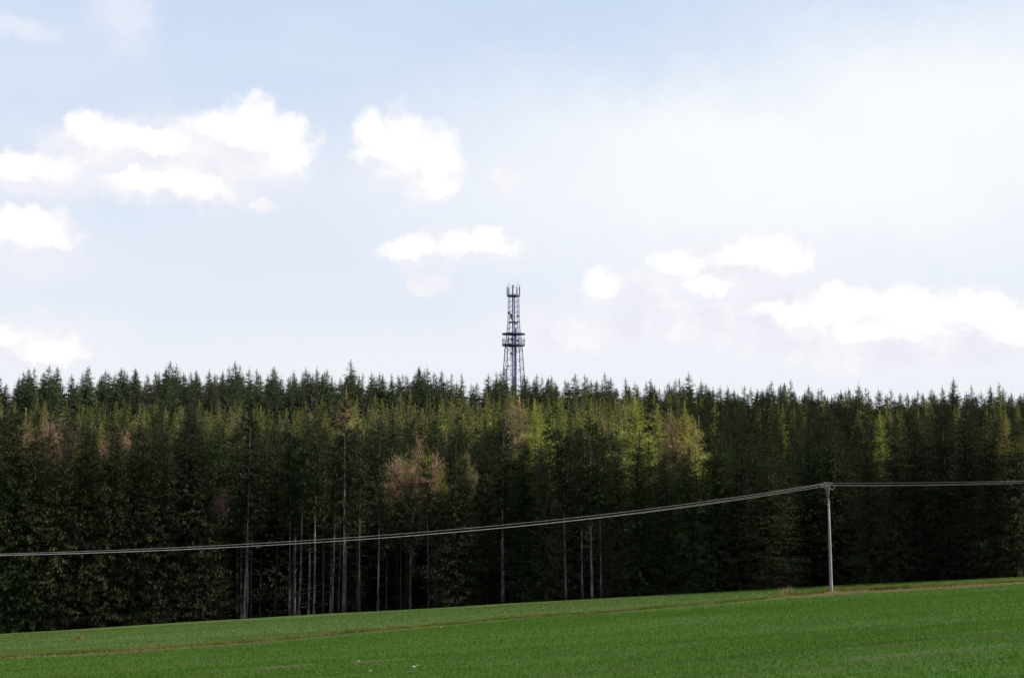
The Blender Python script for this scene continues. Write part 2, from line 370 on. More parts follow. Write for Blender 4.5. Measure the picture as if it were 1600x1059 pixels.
# ------------------------------------------------------------------ grass (nobody could count it)
rng = np.random.default_rng(7)
def blades(P, hgt, wid, lean, tint, name, material, label):
    n = len(P); a = rng.uniform(0, 2 * np.pi, n); b = rng.uniform(0, 2 * np.pi, n)
    d = np.stack([np.cos(a), np.sin(a), np.zeros(n)], 1) * (wid / 2)[:, None]
    tip = P + np.stack([np.cos(b) * lean * hgt, np.sin(b) * lean * hgt, hgt], 1)
    V = np.empty((n, 3, 3)); V[:, 0] = P - d; V[:, 1] = P + d; V[:, 2] = tip
    o = mesh_np(name, V.reshape(-1, 3), np.arange(3 * n), 3, [material], attrs=dict(tint=np.repeat(tint, 3), tip=np.tile([0, 0, 0.0], n)))
    return tag(o, label, 'grass', kind='stuff')
def gmat(name, cols, nsc=.4, streak=False):
    m_, q, o = mat(name)
    geo = q.n('ShaderNodeNewGeometry'); at_ = q.n('ShaderNodeAttribute', attribute_name='tint')
    c = q.mix(at_.outputs['Fac'], (*cols[0], 1), (*cols[1], 1))
    c = q.mix(q.m('MULTIPLY', q.step(q.noise(q.v('MULTIPLY', geo.outputs['Position'], (.4, 1, 1)), nsc, 5, .6), .4, .7), .6), c, (*cols[2], 1))
    mp = q.n('ShaderNodeMapping', vector_type='TEXTURE'); q.put(mp.inputs['Vector'], geo.outputs['Position']); mp.inputs['Rotation'].default_value = (0, 0, R(24)); Ps = mp.outputs[0]
    if streak:
        c = q.mix(q.m('MULTIPLY', q.step(q.noise(q.v('MULTIPLY', Ps, (.035, 1.1, 1)), 1, 4, .65), .50, .66), .55), c, q.mix(1.0, c, (.55, .60, .65, 1), 'MULTIPLY'))
        c = q.mix(q.m('MULTIPLY', q.step(q.noise(q.v('MULTIPLY', Ps, (.03, .22, 1)), 1, 5, .6), .48, .68), .60), c, (.125, .155, .045, 1))
    d = q.n('ShaderNodeBsdfDiffuse'); q.put(d.inputs[0], c); t = q.n('ShaderNodeBsdfTranslucent'); q.put(t.inputs[0], c)
    mx = q.n('ShaderNodeMixShader'); mx.inputs[0].default_value = .4
    q.l.new(d.outputs[0], mx.inputs[1]); q.l.new(t.outputs[0], mx.inputs[2]); q.l.new(mx.outputs[0], o.inputs[0]); return m_
def scatter(n, y0, y1, marg=1.1):
    y = np.sqrt(rng.uniform(y0 ** 2, y1 ** 2, n)); x = rng.uniform(-.36, .36, n) * y * marg; return x, y
px_, py_ = [], []
for n, a, b in ((150000, 28, 60), (150000, 60, 100), (110000, 100, 152)):
    x, y = scatter(n, a, b); px_.append(x); py_.append(y)
x = np.concatenate(px_); y = np.concatenate(py_)
# drill rows: snap across the drilling direction
ca, sa = math.cos(R(24)), math.sin(R(24)); u_ = x * ca + y * sa; v_ = -x * sa + y * ca
v_ = np.where(rng.random(len(x)) < .75, np.round(v_ / .25) * .25 + rng.normal(0, .03, len(x)), v_)
x = u_ * ca - v_ * sa; y = u_ * sa + v_ * ca
db = y - balkY(x); keep = (y < edgeY(x) - .1) & ((db > 1.9) | (db < -1.0)) & (y > 20)
bmk = bare_mask(x, y); keep &= rng.random(len(x)) > bmk * 1.5
x, y = x[keep], y[keep]; P = np.stack([x, y, fieldz(x, y) - .01], 1)
n = len(x); db = y - balkY(x)
M_CROP = gmat('young_crop', ((.054, .136, .013), (.098, .194, .026), (.104, .146, .034)), streak=True)
M_CROPU = gmat('young_crop_upper', ((.078, .150, .026), (.122, .198, .042), (.128, .160, .048)), .2, True)
lo = db < 0
for sel, mm, lb in ((lo, M_CROP, 'fresh green shoots of the young crop covering the nearer field'), (~lo, M_CROPU, 'paler green shoots covering the strip between grass bank and forest')):
    k = sel.sum(); h = rng.uniform(.03, .075, k) * (1 + y[sel] / 150); wd = rng.uniform(.012, .03, k) * (1 + y[sel] / 70)
    blades(P[sel], h, wd, rng.uniform(.2, 1.0, k), rng.random(k) ** 1.5, 'grass', mm, lb)
# rough grass on the bank
n = 150000; x = rng.uniform(BX[0], BX[-1], n); t = rng.normal(.75, .65, n); t = np.where(t < -.1, -t, t); y = balkY(x) + t
cl = hsh(x * 2.9, y * 2.5) * .65 + hsh(x * .6, y * .8) * .35
keep = rng.random(n) < np.clip(.5 + .3 * cl, .05, 1); x, y, cl = x[keep], y[keep], cl[keep]
tall = np.clip(.10 + .09 * np.clip(cl, 0, 1) + .05 * rng.random(len(x)) ** 3, .06, .5) * np.where((x > 23.5) & (x < 34), 2.3, np.where(x > 20, 1.8, 1.3))
M_ROUGH = gmat('rough_grass', ((.070, .105, .016), (.21, .25, .05), (.28, .24, .09)), .9)
blades(np.stack([x, y, fieldz(x, y) - .02], 1), rng.uniform(.5, 1.2, len(x)) * tall, rng.uniform(.02, .05, len(x)), rng.uniform(.1, .9, len(x)), rng.random(len(x)) ** 2,
       'rough_grass', M_ROUGH, 'rough olive grass along the low bank dividing the two parts of the field')
# straw: around the pole foot, left end of the bank
pole_p = on_plane(1299, 929)
def clump(cx, cy, sx, sy, n, h0, h1):
    x = rng.normal(cx, sx, n); y = rng.normal(cy, sy, n); return x, y, rng.uniform(h0, h1, n)
parts = []
for (px, py, sx, sy, n, h0, h1) in ((1250, 934, 1.0, .3, 1000, .05, .22), (1235, 935, .5, .25, 350, .1, .35), (1282, 931, 1.2, .5, 1200, .05, .2), (1303, 929, .35, .4, 900, .1, .4), (1340, 927, 1.0, .4, 1100, .1, .35),
                                    (1390, 925, 1.5, .4, 1300, .1, .3), (1470, 920, 2.5, .4, 1800, .1, .28), (1560, 915, 2.5, .4, 1800, .1, .28)):
    p = on_plane(px, py); parts.append(clump(p.x, p.y + .2, sx, sy, n, h0, h1))
nn = 2000; xl = rng.uniform(BX[0], on_plane(420, 1003).x, nn); parts.append((xl, balkY(xl) + rng.normal(-.2, .3, nn), rng.uniform(.04, .16, nn)))
x = np.concatenate([p[0] for p in parts]); y = np.concatenate([p[1] for p in parts]); h = np.concatenate([p[2] for p in parts])
M_STRAW = gmat('straw', ((.20, .15, .06), (.42, .34, .18), (.28, .20, .09)), 1.2)
blades(np.stack([x, y, fieldz(x, y) - .02], 1), h, rng.uniform(.015, .035, len(x)), rng.uniform(.1, 1.0, len(x)), rng.random(len(x)),
       'dry_grass', M_STRAW, 'straw coloured dead grass on the bank around the pole and at its left end')

def tuft(name, px, py, hgt, spread, n, label, cols):
    p = on_plane(px, py); a = rng.uniform(0, 2 * np.pi, n); r = rng.random(n) ** .7 * spread
    P = np.stack([r * np.cos(a), r * np.sin(a), np.zeros(n)], 1)
    h = rng.uniform(.5, 1, n) * hgt; ln = rng.uniform(.1, .5, n)
    d = np.stack([np.sin(a), -np.cos(a), 0 * a], 1) * .02
    tip = P + np.stack([np.cos(a) * ln * h, np.sin(a) * ln * h, h], 1)
    V = np.empty((n, 3, 3)); V[:, 0] = P - d; V[:, 1] = P + d; V[:, 2] = tip
    o = mesh_np(name, V.reshape(-1, 3), np.arange(3 * n), 3, [cols], attrs=dict(tint=np.repeat(rng.random(n), 3)))
    o.location = (p.x, p.y, float(fieldz(p.x, p.y)) - .02); return tag(o, label, 'grass tuft')
M_TAN = gmat('dead_tan', ((.16, .09, .04), (.50, .36, .20), (.30, .16, .08)), 2)
tuft('grass_tuft', 123, 997, .42, .24, 260, 'small tan brown tuft of dead grass alone near the forest edge at far left', M_TAN)
tuft('grass_tuft', 1226, 935, .85, .28, 60, 'thin pale straw tuft at the left end of the dry patch beside the pole', M_STRAW)
tuft('grass_tuft', 1233, 934, .8, .3, 90, 'taller pale straw tuft just left of the pole in the dry grass patch', M_STRAW)
def stone(px, py, s, label):
    p = on_plane(px, py); rr = random.Random(int(px)); mb = MB()
    import bmesh
    bm = bmesh.new(); bmesh.ops.create_icosphere(bm, subdivisions=2, radius=1); s = tuple(q_ * .72 for q_ in s)
    for v in bm.verts:
        k = 1 + rr.uniform(-.18, .18); v.co = Vector((v.co.x * s[0] * k, v.co.y * s[1] * k, v.co.z * s[2] * k))
    me = bpy.data.meshes.new('stone'); bm.to_mesh(me); bm.free(); me.materials.append(M_STONE)
    o = bpy.data.objects.new('stone', me); C.objects.link(o); o.location = (p.x, p.y, float(fieldz(p.x, p.y)) + s[2] * .3)
    tag(o, label, 'stone')
stone(465, 1046, (.12, .07, .03), 'flat pale stone at the right end of the dark bare soil streak')
stone(560, 1035, (.05, .05, .09), 'small upright white stone in the fainter brown soil streak')
stone(578, 1050, (.11, .07, .04), 'low pale stone nearest the bottom of the picture')
stone(646, 1043, (.11, .07, .05), 'pale stone right of the lowest stone in the thin green crop')
stone(652, 1041, (.09, .06, .05), 'smaller whitish stone touching the right side of a pale stone in the crop')
stone(689, 980, (.09, .08, .09), 'whitish stone lying just below the grass bank in mid picture')

# ------------------------------------------------------------------ trees
def spray_quads(B, Dr, L, W, rs):
    """narrow rhombic sprays: base B, direction Dr, length L, width W"""
    n = len(B); up = rs.normal(0, 1, (n, 3)); s = np.cross(Dr, up); s /= np.linalg.norm(s, axis=1)[:, None] + 1e-9
    V = np.empty((n, 4, 3)); mid = B + Dr * (L * .45)[:, None]
    V[:, 0] = B; V[:, 1] = mid + s * (W / 2)[:, None]; V[:, 2] = B + Dr * L[:, None]; V[:, 3] = mid - s * (W / 2)[:, None]
    return V
def norm(a): return a / (np.linalg.norm(a, axis=1)[:, None] + 1e-9)

def spruce_mesh(name, seed, H, Rr, cb, mat_, whorl=.42, nbr=6, step=.2, power=.72, ragged=.25, droop=.35, tipk=.25, sp=(.22, .55), lat=6, oneside=None, wmul=.68):
    rs = np.random.default_rng(seed); z0 = cb * H
    zs = []; z = z0
    while z < H - .9: zs.append(z); z += whorl * rs.uniform(.7, 1.3) * (1.0 if H - z > 3 else .7)
    Bz = np.repeat(zs, nbr) + rs.uniform(-.15, .15, len(zs) * nbr)
    nb = len(Bz); az_ = rs.uniform(0, 2 * np.pi, nb)
    t = np.clip((H - Bz) / (H - z0), 0.01, 1)
    prof = t ** power * (1 - .22 * sstep(.75, 1, t))
    ph = rs.uniform(0, 6.28, 6)
    lob = 1 + .16 * np.sin(az_ * 2 + ph[0] + Bz * .5) + .14 * np.sin(az_ * 3 + ph[1] - Bz * .9) + .12 * np.sin(Bz * 2.1 + ph[2])
    L = Rr * prof * lob * rs.uniform(1 - ragged, 1 + ragged * .7, nb) + .12
    if oneside is not None: L *= 1 + .35 * np.cos(az_ - oneside)
    keepb = rs.random(nb) > .07; Bz, az_, t, L = Bz[keepb], az_[keepb], t[keepb], L[keepb]; nb = len(Bz)
    slope0 = .50 * (1 - t) ** 3 + .05 - droop * t + rs.normal(0, .08, nb)
    tb = rs.random(nb)
    Vs, T, K = [], [], []
    nst = np.maximum(2, (L / step).astype(int)); idx = np.repeat(np.arange(nb), nst)
    off = np.concatenate([np.arange(k) for k in nst]); sfr = (off + rs.random(len(off))) / nst[idx]
    s = sfr * L[idx]; c_, s_ = np.cos(az_[idx]), np.sin(az_[idx])
    curv = .5 * t[idx] * .28
    zz = Bz[idx] + slope0[idx] * s + (.45 * droop) * t[idx] * s * sfr ** 2
    Pb = np.stack([c_ * s, s_ * s, zz], 1)
    rad = np.stack([c_, s_, slope0[idx] + .5 * droop * sfr], 1); tan = np.stack([-s_, c_, 0 * c_], 1)
    for j in range(lat):
        sfr = (off + rs.random(len(off))) / nst[idx]; s = sfr * L[idx]
        Pb = np.stack([c_ * s, s_ * s, Bz[idx] + slope0[idx] * s + (.45 * droop) * t[idx] * s * sfr ** 2], 1)
        sgn = rs.choice([-1, 1], len(s))
        hang = (j >= lat - 2) * np.clip(t[idx] * 1.6, 0, 1)
        dr = norm(np.stack([0 * s, 0 * s, -1.9 * hang], 1) + rad * rs.uniform(.4, 1.0, len(s))[:, None] + tan * (sgn * rs.uniform(.1, .8, len(s)))[:, None] + np.stack([0 * s, 0 * s, rs.uniform(-1.5, .2, len(s)) * (.2 + .8 * t[idx]) + .35 * (1 - t[idx])], 1))
        Ls = rs.uniform(*sp, len(s)) * (1 - .35 * sfr) * np.clip(L[idx] / 1.6, .35, 1.15); Wd = Ls * rs.uniform(.26, .46, len(s)) * wmul
        Vs.append(spray_quads(Pb + rs.normal(0, .09, Pb.shape), dr, Ls, Wd, rs))
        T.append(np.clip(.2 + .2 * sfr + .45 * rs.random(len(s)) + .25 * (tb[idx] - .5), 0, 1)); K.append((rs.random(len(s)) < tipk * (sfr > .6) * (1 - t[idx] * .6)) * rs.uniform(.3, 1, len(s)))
    # leader
    nl = 44; lz = H - 2.0 * rs.random(nl) ** 1.3; aa = rs.uniform(0, 6.28, nl)
    Vs.append(spray_quads(np.stack([0 * lz, 0 * lz, lz - .1], 1), norm(np.stack([np.cos(aa) * .8, np.sin(aa) * .8, np.ones(nl)], 1)), .16 + .26 * (H - lz) / 2.0, np.full(nl, .10), rs)); T.append(np.full(nl, .6)); K.append(np.full(nl, .3 * (tipk > .2)))
    V = np.concatenate(Vs); T = np.repeat(np.concatenate(T), 4); K = np.repeat(np.concatenate(K), 4)
    return V.reshape(-1, 3), T, K
def trunk_mesh(name, seed, H, r0, mat_, cb=.4, dead=0, lean=.1, wob=.05):
    rs = random.Random(seed); mb = MB(); n = 12; pts = []; rad = []
    ph = rs.uniform(0, 6)
    for i in range(n + 1):
        f = i / n; z = -.4 + (H + .25) * f
        pts.append((wob * math.sin(f * 7 + ph) + 0, wob * math.cos(f * 5 + ph), z)); rad.append(max(.012, r0 * (1 - f) ** .85 * (1 + .35 * math.exp(-f * 25))))
    mb.tube(pts, rad, 8)
    for k in range(dead):
        z = rs.uniform(.08, max(.12, cb + .05)) * H; a = rs.uniform(0, 6.28); L = rs.uniform(.5, 1.9)
        mb.tube([(0, 0, z), (math.cos(a) * L * .6, math.sin(a) * L * .6, z - .05 * L), (math.cos(a) * L, math.sin(a) * L, z + rs.uniform(-.25, .15) * L)], [.022, .015, .006], 3, False)
    me = bpy.data.meshes.new(name); me.from_pydata(mb.v, [], mb.f); me.materials.append(mat_); me.update()
    for p in me.polygons: p.use_smooth = True
    return me
class Kind: pass
def make_kind(nm, H, crown, trunk, mat_):
    k = Kind(); V, T, K = crown; me_o = mesh_np('crown', V, np.arange(len(V)), 4, [mat_], attrs=dict(tint=T, tip=K), link=False)
    k.crown = me_o.data; bpy.data.objects.remove(me_o); k.trunk = trunk; k.H = H; k.name = nm; return k
def K_sp(nm, seed, H, Rr, cb, mt, bk=None, r0=.2, dead=0, **kw):
    return make_kind(nm, H, spruce_mesh('crown', seed, H, Rr, cb, mt, **kw), trunk_mesh('trunk', seed, H, r0, bk or M_BARKD, cb, dead), mt)
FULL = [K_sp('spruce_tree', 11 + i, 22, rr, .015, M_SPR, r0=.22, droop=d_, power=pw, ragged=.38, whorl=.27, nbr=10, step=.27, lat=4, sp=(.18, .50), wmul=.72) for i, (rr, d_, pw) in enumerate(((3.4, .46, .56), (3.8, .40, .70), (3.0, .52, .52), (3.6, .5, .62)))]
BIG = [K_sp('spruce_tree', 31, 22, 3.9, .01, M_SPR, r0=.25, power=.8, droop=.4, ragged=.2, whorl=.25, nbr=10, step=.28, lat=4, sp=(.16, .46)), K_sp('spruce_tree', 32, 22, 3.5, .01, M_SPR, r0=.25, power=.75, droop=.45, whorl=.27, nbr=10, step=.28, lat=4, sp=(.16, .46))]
BARE_T = [K_sp('spruce_tree', 51 + i, 24, rr, cbx, M_SPR, M_BARK, r0, dead=44, nbr=5, step=.24, ragged=.45, droop=.4, power=.5) for i, (rr, cbx, r0) in enumerate(((3.1, .46, .22), (2.6, .52, .17), (2.8, .42, .24), (2.2, .56, .15)))]
BARE_D = [K_sp('spruce_tree', 61 + i, 24, rr, cbx, M_SPR, M_BARKD, r0, dead=30, nbr=6, step=.24, ragged=.4, droop=.4, power=.5) for i, (rr, cbx, r0) in enumerate(((2.6, .48, .17), (2.4, .54, .13), (2.7, .45, .18)))]
YOUNG = [K_sp('spruce_tree', 71 + i, 17, rr, .08, M_YNG, r0=.15, nbr=6, power=.85, droop=.12, tipk=.95, step=.24, whorl=.45, sp=(.3, .6), lat=4, wmul=1.0) for i, rr in enumerate((2.7, 2.4, 3.0))]
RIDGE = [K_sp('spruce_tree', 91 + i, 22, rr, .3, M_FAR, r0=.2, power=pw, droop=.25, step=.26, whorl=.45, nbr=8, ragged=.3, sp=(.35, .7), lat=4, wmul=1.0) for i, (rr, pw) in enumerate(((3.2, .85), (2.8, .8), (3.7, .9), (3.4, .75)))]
UNDER = K_sp('spruce_sapling', 99, 5, 1.3, .12, M_SPR, r0=.05, nbr=4, step=.22, ragged=.4, sp=(.15, .35))
LARCH = [make_kind('larch_tree', 22, spruce_mesh('c', 121 + i, 22, rr, .3, mm, whorl=.26, nbr=8, step=.18, power=.66, droop=.0, tipk=.3, sp=(.2, .42), lat=4, wmul=.6), trunk_mesh('trunk', 121 + i, 22, .17, M_BARKD, .4, 10), mm) for i, (rr, mm) in enumerate(((2.9, M_LAR), (3.1, M_LAR), (2.9, M_LAB)))]
def broad(seed, H, Rr, zc, mt):
    """bare spring crown: fan of rising limbs ending in fine twigs"""
    rs = np.random.default_rng(seed); mb = MB(); segs = []
    rr = random.Random(seed)
    def grow(p, d, L, r, lv):
        q = p + d * L; mb.tube([p, (p + q) / 2 + Vector((rr.uniform(-.06, .06),) * 3) * L, q], [r, r * .8, r * .6], 5 if lv < 2 else 3, False)
        if lv >= 4: segs.append((q, d)); return
        for k in range(3 if lv else 7):
            a = rr.uniform(0, 6.28); sp_ = rr.uniform(.2, .55); o = d.orthogonal().normalized(); o.rotate(Matrix.Rotation(a, 3, d))
            nd = (d + o * sp_ + Vector((0, 0, .22))).normalized(); grow(q - d * L * rr.uniform(0, .35), nd, L * rr.uniform(.62, .85), r * .6, lv + 1); 
    grow(Vector((0, 0, -.3)), Vector((0, 0, 1)), H * .36, .2, 0)
    me = bpy.data.meshes.new('trunk'); me.from_pydata(mb.v, [], mb.f); me.materials.append(M_BARKD)
    B = []; Dd = []
    zmax = max(s_[0].z for s_ in segs)
    for (q_, d_) in segs:
        for _ in range(40):
            B.append(q_ - d_ * rr.uniform(0, 1.6) + Vector((rr.gauss(0, .25), rr.gauss(0, .25), rr.gauss(0, .25)))); Dd.append((d_ + Vector((rr.gauss(0, .6), rr.gauss(0, .6), rr.gauss(.2, .4)))).normalized())
    B = np.array([tuple(b) for b in B]); Dd = np.array([tuple(b) for b in Dd]); n = len(B)
    V = spray_quads(B, Dd, rs.uniform(.25, .7, n), rs.uniform(.025, .06, n), rs)
    k = Kind(); T = np.repeat(rs.random(n), 4); o = mesh_np('crown', V.reshape(-1, 3), np.arange(4 * n), 4, [mt], attrs=dict(tint=T, tip=T * 0), link=False)
    k.crown = o.data; bpy.data.objects.remove(o); k.trunk = me; k.H = zmax + .6; k.name = 'broadleaf_tree'; return k
BROAD = [broad(5, 16, 3, 0, M_TWG), broad(6, 16, 3, 0, M_TWG)]
M_TW2 = foliage('budding_twigs', (.16, .14, .045), (.33, .28, .09), (.38, .32, .10), .3, .2)
BROADY = broad(8, 16, 3, 0, M_TW2)

def plant(kind, x, y, h, label, cat, group=None, name=None, wide=1.0, rz=None, dz=0.0, rr=random.Random(3)):
    z = float(ground(x, y)) + dz; s = h / kind.H
    e = empty(name or kind.name, (x, y, z), rr.uniform(0, 6.28) if rz is None else rz, (s * wide, s * wide, s))
    e.rotation_euler[0] = rr.gauss(0, .008); e.rotation_euler[1] = rr.gauss(0, .008)
    for nm, me in (('trunk', kind.trunk), ('crown', kind.crown)):
        o = bpy.data.objects.new(nm, me); C.objects.link(o); o.parent = e
    return tag(e, label, cat, group)
def height_for(x, y, top_px):
    """tree height whose tip shows at picture row top_px"""
    z = float(ground(x, y)); lo_, hi_ = 1, 60
    for _ in range(30):
        m = (lo_ + hi_) / 2
        if proj(x, y, z + m)[1] > top_px: lo_ = m
        else: hi_ = m
    return lo_
def at_col(px, back):
    """point on the ground `back` metres behind the forest edge in picture column px"""
    x = (px - 800) / F * 148
    for _ in range(6):
        y = float(edgeY(x)) + back; x = (px - 800) / F * (y * math.cos(PITCH) + float(ground(x, y)) * math.sin(PITCH))
    return x, y
FRONT = []   # (px, back, top, kind, wide, label)
def F_(px, back, top, kind, wide, label): FRONT.append((px, back, top, kind, wide, label))
ORD = ['first', 'second', 'third', 'fourth', 'fifth', 'sixth', 'seventh', 'eighth', 'ninth', 'tenth', 'eleventh', 'twelfth']
lc = [(318, 2.2, 684, FULL[3], 1.0), (287, 2.4, 640, FULL[0], 1.0), (247, 2.3, 652, FULL[1], .95), (206, 2.6, 664, FULL[2], 1.1), (166, 2.3, 648, FULL[0], 1.0), (126, 2.5, 652, FULL[3], .95), (88, 2.3, 655, FULL[2], 1.05), (48, 2.5, 640, FULL[1], .9), (10, 2.3, 632, FULL[0], 1.05)]
for i, (px, b, tp, k, wd) in enumerate(lc):
    F_(px, b, tp, k, wd, ['full spruce at right end of the left clump, its right side catching sun', *['dark spruce branched to the grass, %s from the right in the left clump' % ORD[j] for j in range(1, 8)], 'tall dark spruce at the left edge of the picture'][i])
bt = [(382, 1.5, 638, 0, 'tall spruce on a bare grey trunk, first right of the left clump'), (452, 2.0, 668, 1, 'slim bare trunked spruce, left of a close pair of pale trunks'),
      (467, 1.8, 640, 3, 'pale thin trunk of a high crowned spruce, right one of a close pair'), (490, 6, 650, 1, 'slender spruce with broken pale trunk right of the close pair'),
      (520, 2.5, 668, 3, 'thin dim trunked spruce just left of the brightest thick trunk'), (537, 1.4, 606, 2, 'tallest spruce with the thickest pale grey trunk in the open gap'),
      (562, 3.5, 676, 3, 'thin patchy trunk spruce between the two brightest trunks'), (591, 1.6, 646, 0, 'high crowned spruce with a smooth long pale trunk, right of the thickest one'),
      (670, 1.6, 690, 1, 'spruce on a mottled pale trunk standing left of the dense cone'), (884, 1.7, 668, 1, 'spruce with reddish bare lower trunk left of the twin trunks'),
      (925, 1.9, 648, 0, 'left of twin spruces on bare trunks right of picture centre'), (939, 1.5, 690, 3, 'right of twin spruces, its bare trunk bristling with dead twigs'),
      (910, 2.0, 720, 1, 'thin leafy stemmed spruce left of the twin trunks')]
for px, b, tp, k, lb in bt: F_(px, b, tp, BARE_T[k], .62 if px in (670, 591) else .85, lb)
mid = [(712, .6, 680, BIG[0], 1.2, 'dense cone shaped spruce branched to the grass in front of tan twigs'),
       (762, 5.5, 668, FULL[2], .8, 'dark spruce immediately right of the dense cone'), (785, 2.5, 660, BARE_T[2], 1.1, 'dim spruce second right of the dense cone'),
       (822, 2.2, 690, FULL[0], 1.0, 'sparse green spruce below the yellow larch pair, left one'), (852, 2.2, 676, FULL[3], .95, 'feathery spruce below the yellow larch pair, right one'),
       (968, 3.0, 690, FULL[2], 1.0, 'dark spruce just right of the twin bare trunks'), (1000, 2.2, 672, FULL[1], 1.05, 'broad spruce second right of the twin bare trunks'),
       (1040, 2.4, 700, BIG[1], .85, 'wide spruce below the brown and yellow larches'), (1080, 2.3, 690, FULL[3], 1.0, 'green spruce below the rightmost yellow larch of the big group'),
       (1118, 2.5, 664, FULL[0], 1.05, 'dark spruce third left of the pole'), (1156, 2.4, 690, FULL[2], 1.1, 'dark spruce second left of the pole'),
       (1202, 1.4, 712, BIG[0], 1.35, 'broad drooping spruce first left of the pole'),
       (1268, 8, 668, FULL[1], 1.0, 'set back spruce in the dark recess left behind the pole'), (1306, 9, 655, FULL[3], 1.0, 'set back spruce in the dark recess right behind the pole'),
       (1366, 2.3, 652, FULL[1], 1.0, 'dark spruce first right of the pole'), (1405, 2.3, 648, FULL[3], 1.0, 'dark spruce second right of the pole'),
       (1440, 2.6, 662, FULL[0], .95, 'dark spruce third right of the pole'), (1480, 2.3, 640, FULL[2], 1.15, 'dark spruce fourth right of the pole'),
       (1516, 2.5, 636, FULL[1], .9, 'dark spruce fifth right of the pole'), (1552, 2.2, 640, FULL[3], 1.0, 'dark spruce sixth right of the pole'),
       (1592, 2.5, 660, FULL[0], 1.0, 'dark spruce at the right edge of the picture')]
for t in mid: F_(*t)
placed = []          # x, y, r used to keep the rest apart
for px, b, tp, k, wd, lb in FRONT:
    x, y = at_col(px, b); h = height_for(x, y, tp); plant(k, x, y, h, lb, 'spruce', 'spruces along the forest edge', wide=wd * 21.5 / h if h < 21.5 else wd)
    placed.append((x, y, h, k))
x, y = at_col(635, 3.0); plant(UNDER, x, y, height_for(x, y, 882), 'small sparse young spruce under the tall trees left of the mottled trunk', 'spruce')
placed.append((x, y, 5, UNDER))
# larches and bare broadleaf trees standing among the spruces
SPEC = [(812, 200, 612, LARCH[2], 1.15, 'pale brown and yellow larch, left of the pair right below the tower'), (838, 199, 622, LARCH[0], 1.3, 'bright yellow green larch, right of the pair right below the tower'),
        (996, 185, 612, LARCH[0], 1.25, 'pointed yellow green larch at the left of the big larch group'), (1030, 190, 630, LARCH[1], 1.1, 'green larch between the pointed one and the brown ones'),
        (1050, 187, 634, LARCH[2], 1.25, 'brownish larch in the middle of the big larch group'), (1069, 188, 626, LARCH[2], 1.2, 'tan and yellow larch right of the brownish one'),
        (1088, 184, 656, LARCH[0], 1.15, 'low rounded green larch at the right of the big larch group'), (1373, 190, 640, LARCH[0], .8, 'small yellow green larch tip above the trees right of the pole'),
        (1570, 190, 640, LARCH[2], .9, 'straw coloured larch tip near the right edge'), (541, 215, 602, LARCH[2], .8, 'brownish larch tip above the thickest pale trunk'),
        (37, 185, 636, LARCH[2], .9, 'yellow tan larch tip furthest left')]
for px, Y, tp, k, wd, lb in SPEC:
    x = (px - 800) / F * Y; h = height_for(x, Y, tp); plant(k, x, Y, h, lb, 'larch', 'larches among the spruces', wide=wd); placed.append((x, Y, h, k))
SPB = [(644, 178, 679, BROAD[0], .72, 'round pinkish brown crown of bare twigs between dark spruces'), (678, 186, 694, BROADY, .6, 'yellowish budding crown right of the pinkish one'),
       (718, 182, 694, BROADY, .45, 'tan budding crown showing behind the dense cone spruce'), (344, 178, 748, BROAD[1], .42, 'dull red twiggy crown low beside the left clump'),
       (64, 182, 652, BROAD[0], .45, 'reddish tan twiggy crown, leftmost of the row above the left clump'), (98, 182, 646, BROAD[1], .5, 'pinkish forked twiggy crown above the left clump'),
       (82, 184, 642, BROADY, .45, 'yellow brown budding crown between two reddish ones'), (160, 182, 652, BROADY, .45, 'yellowish budding crown above the middle of the left clump'),
       (190, 182, 656, BROAD[1], .5, 'reddish twiggy crown, rightmost of the row above the left clump'),
       (1592, 178, 668, BROADY, .7, 'tan twiggy crown at the right edge of the picture'), (622, 188, 694, BROADY, .5, 'yellow green budding crown left of the pinkish one')]
for px, Y, tp, k, wd, lb in SPB:
    x = (px - 800) / F * Y; h = height_for(x, Y, tp); plant(k, x, Y, h, lb, 'broadleaf tree', 'twiggy broadleaf trees among the spruces', wide=wd); placed.append((x, Y, h, k))

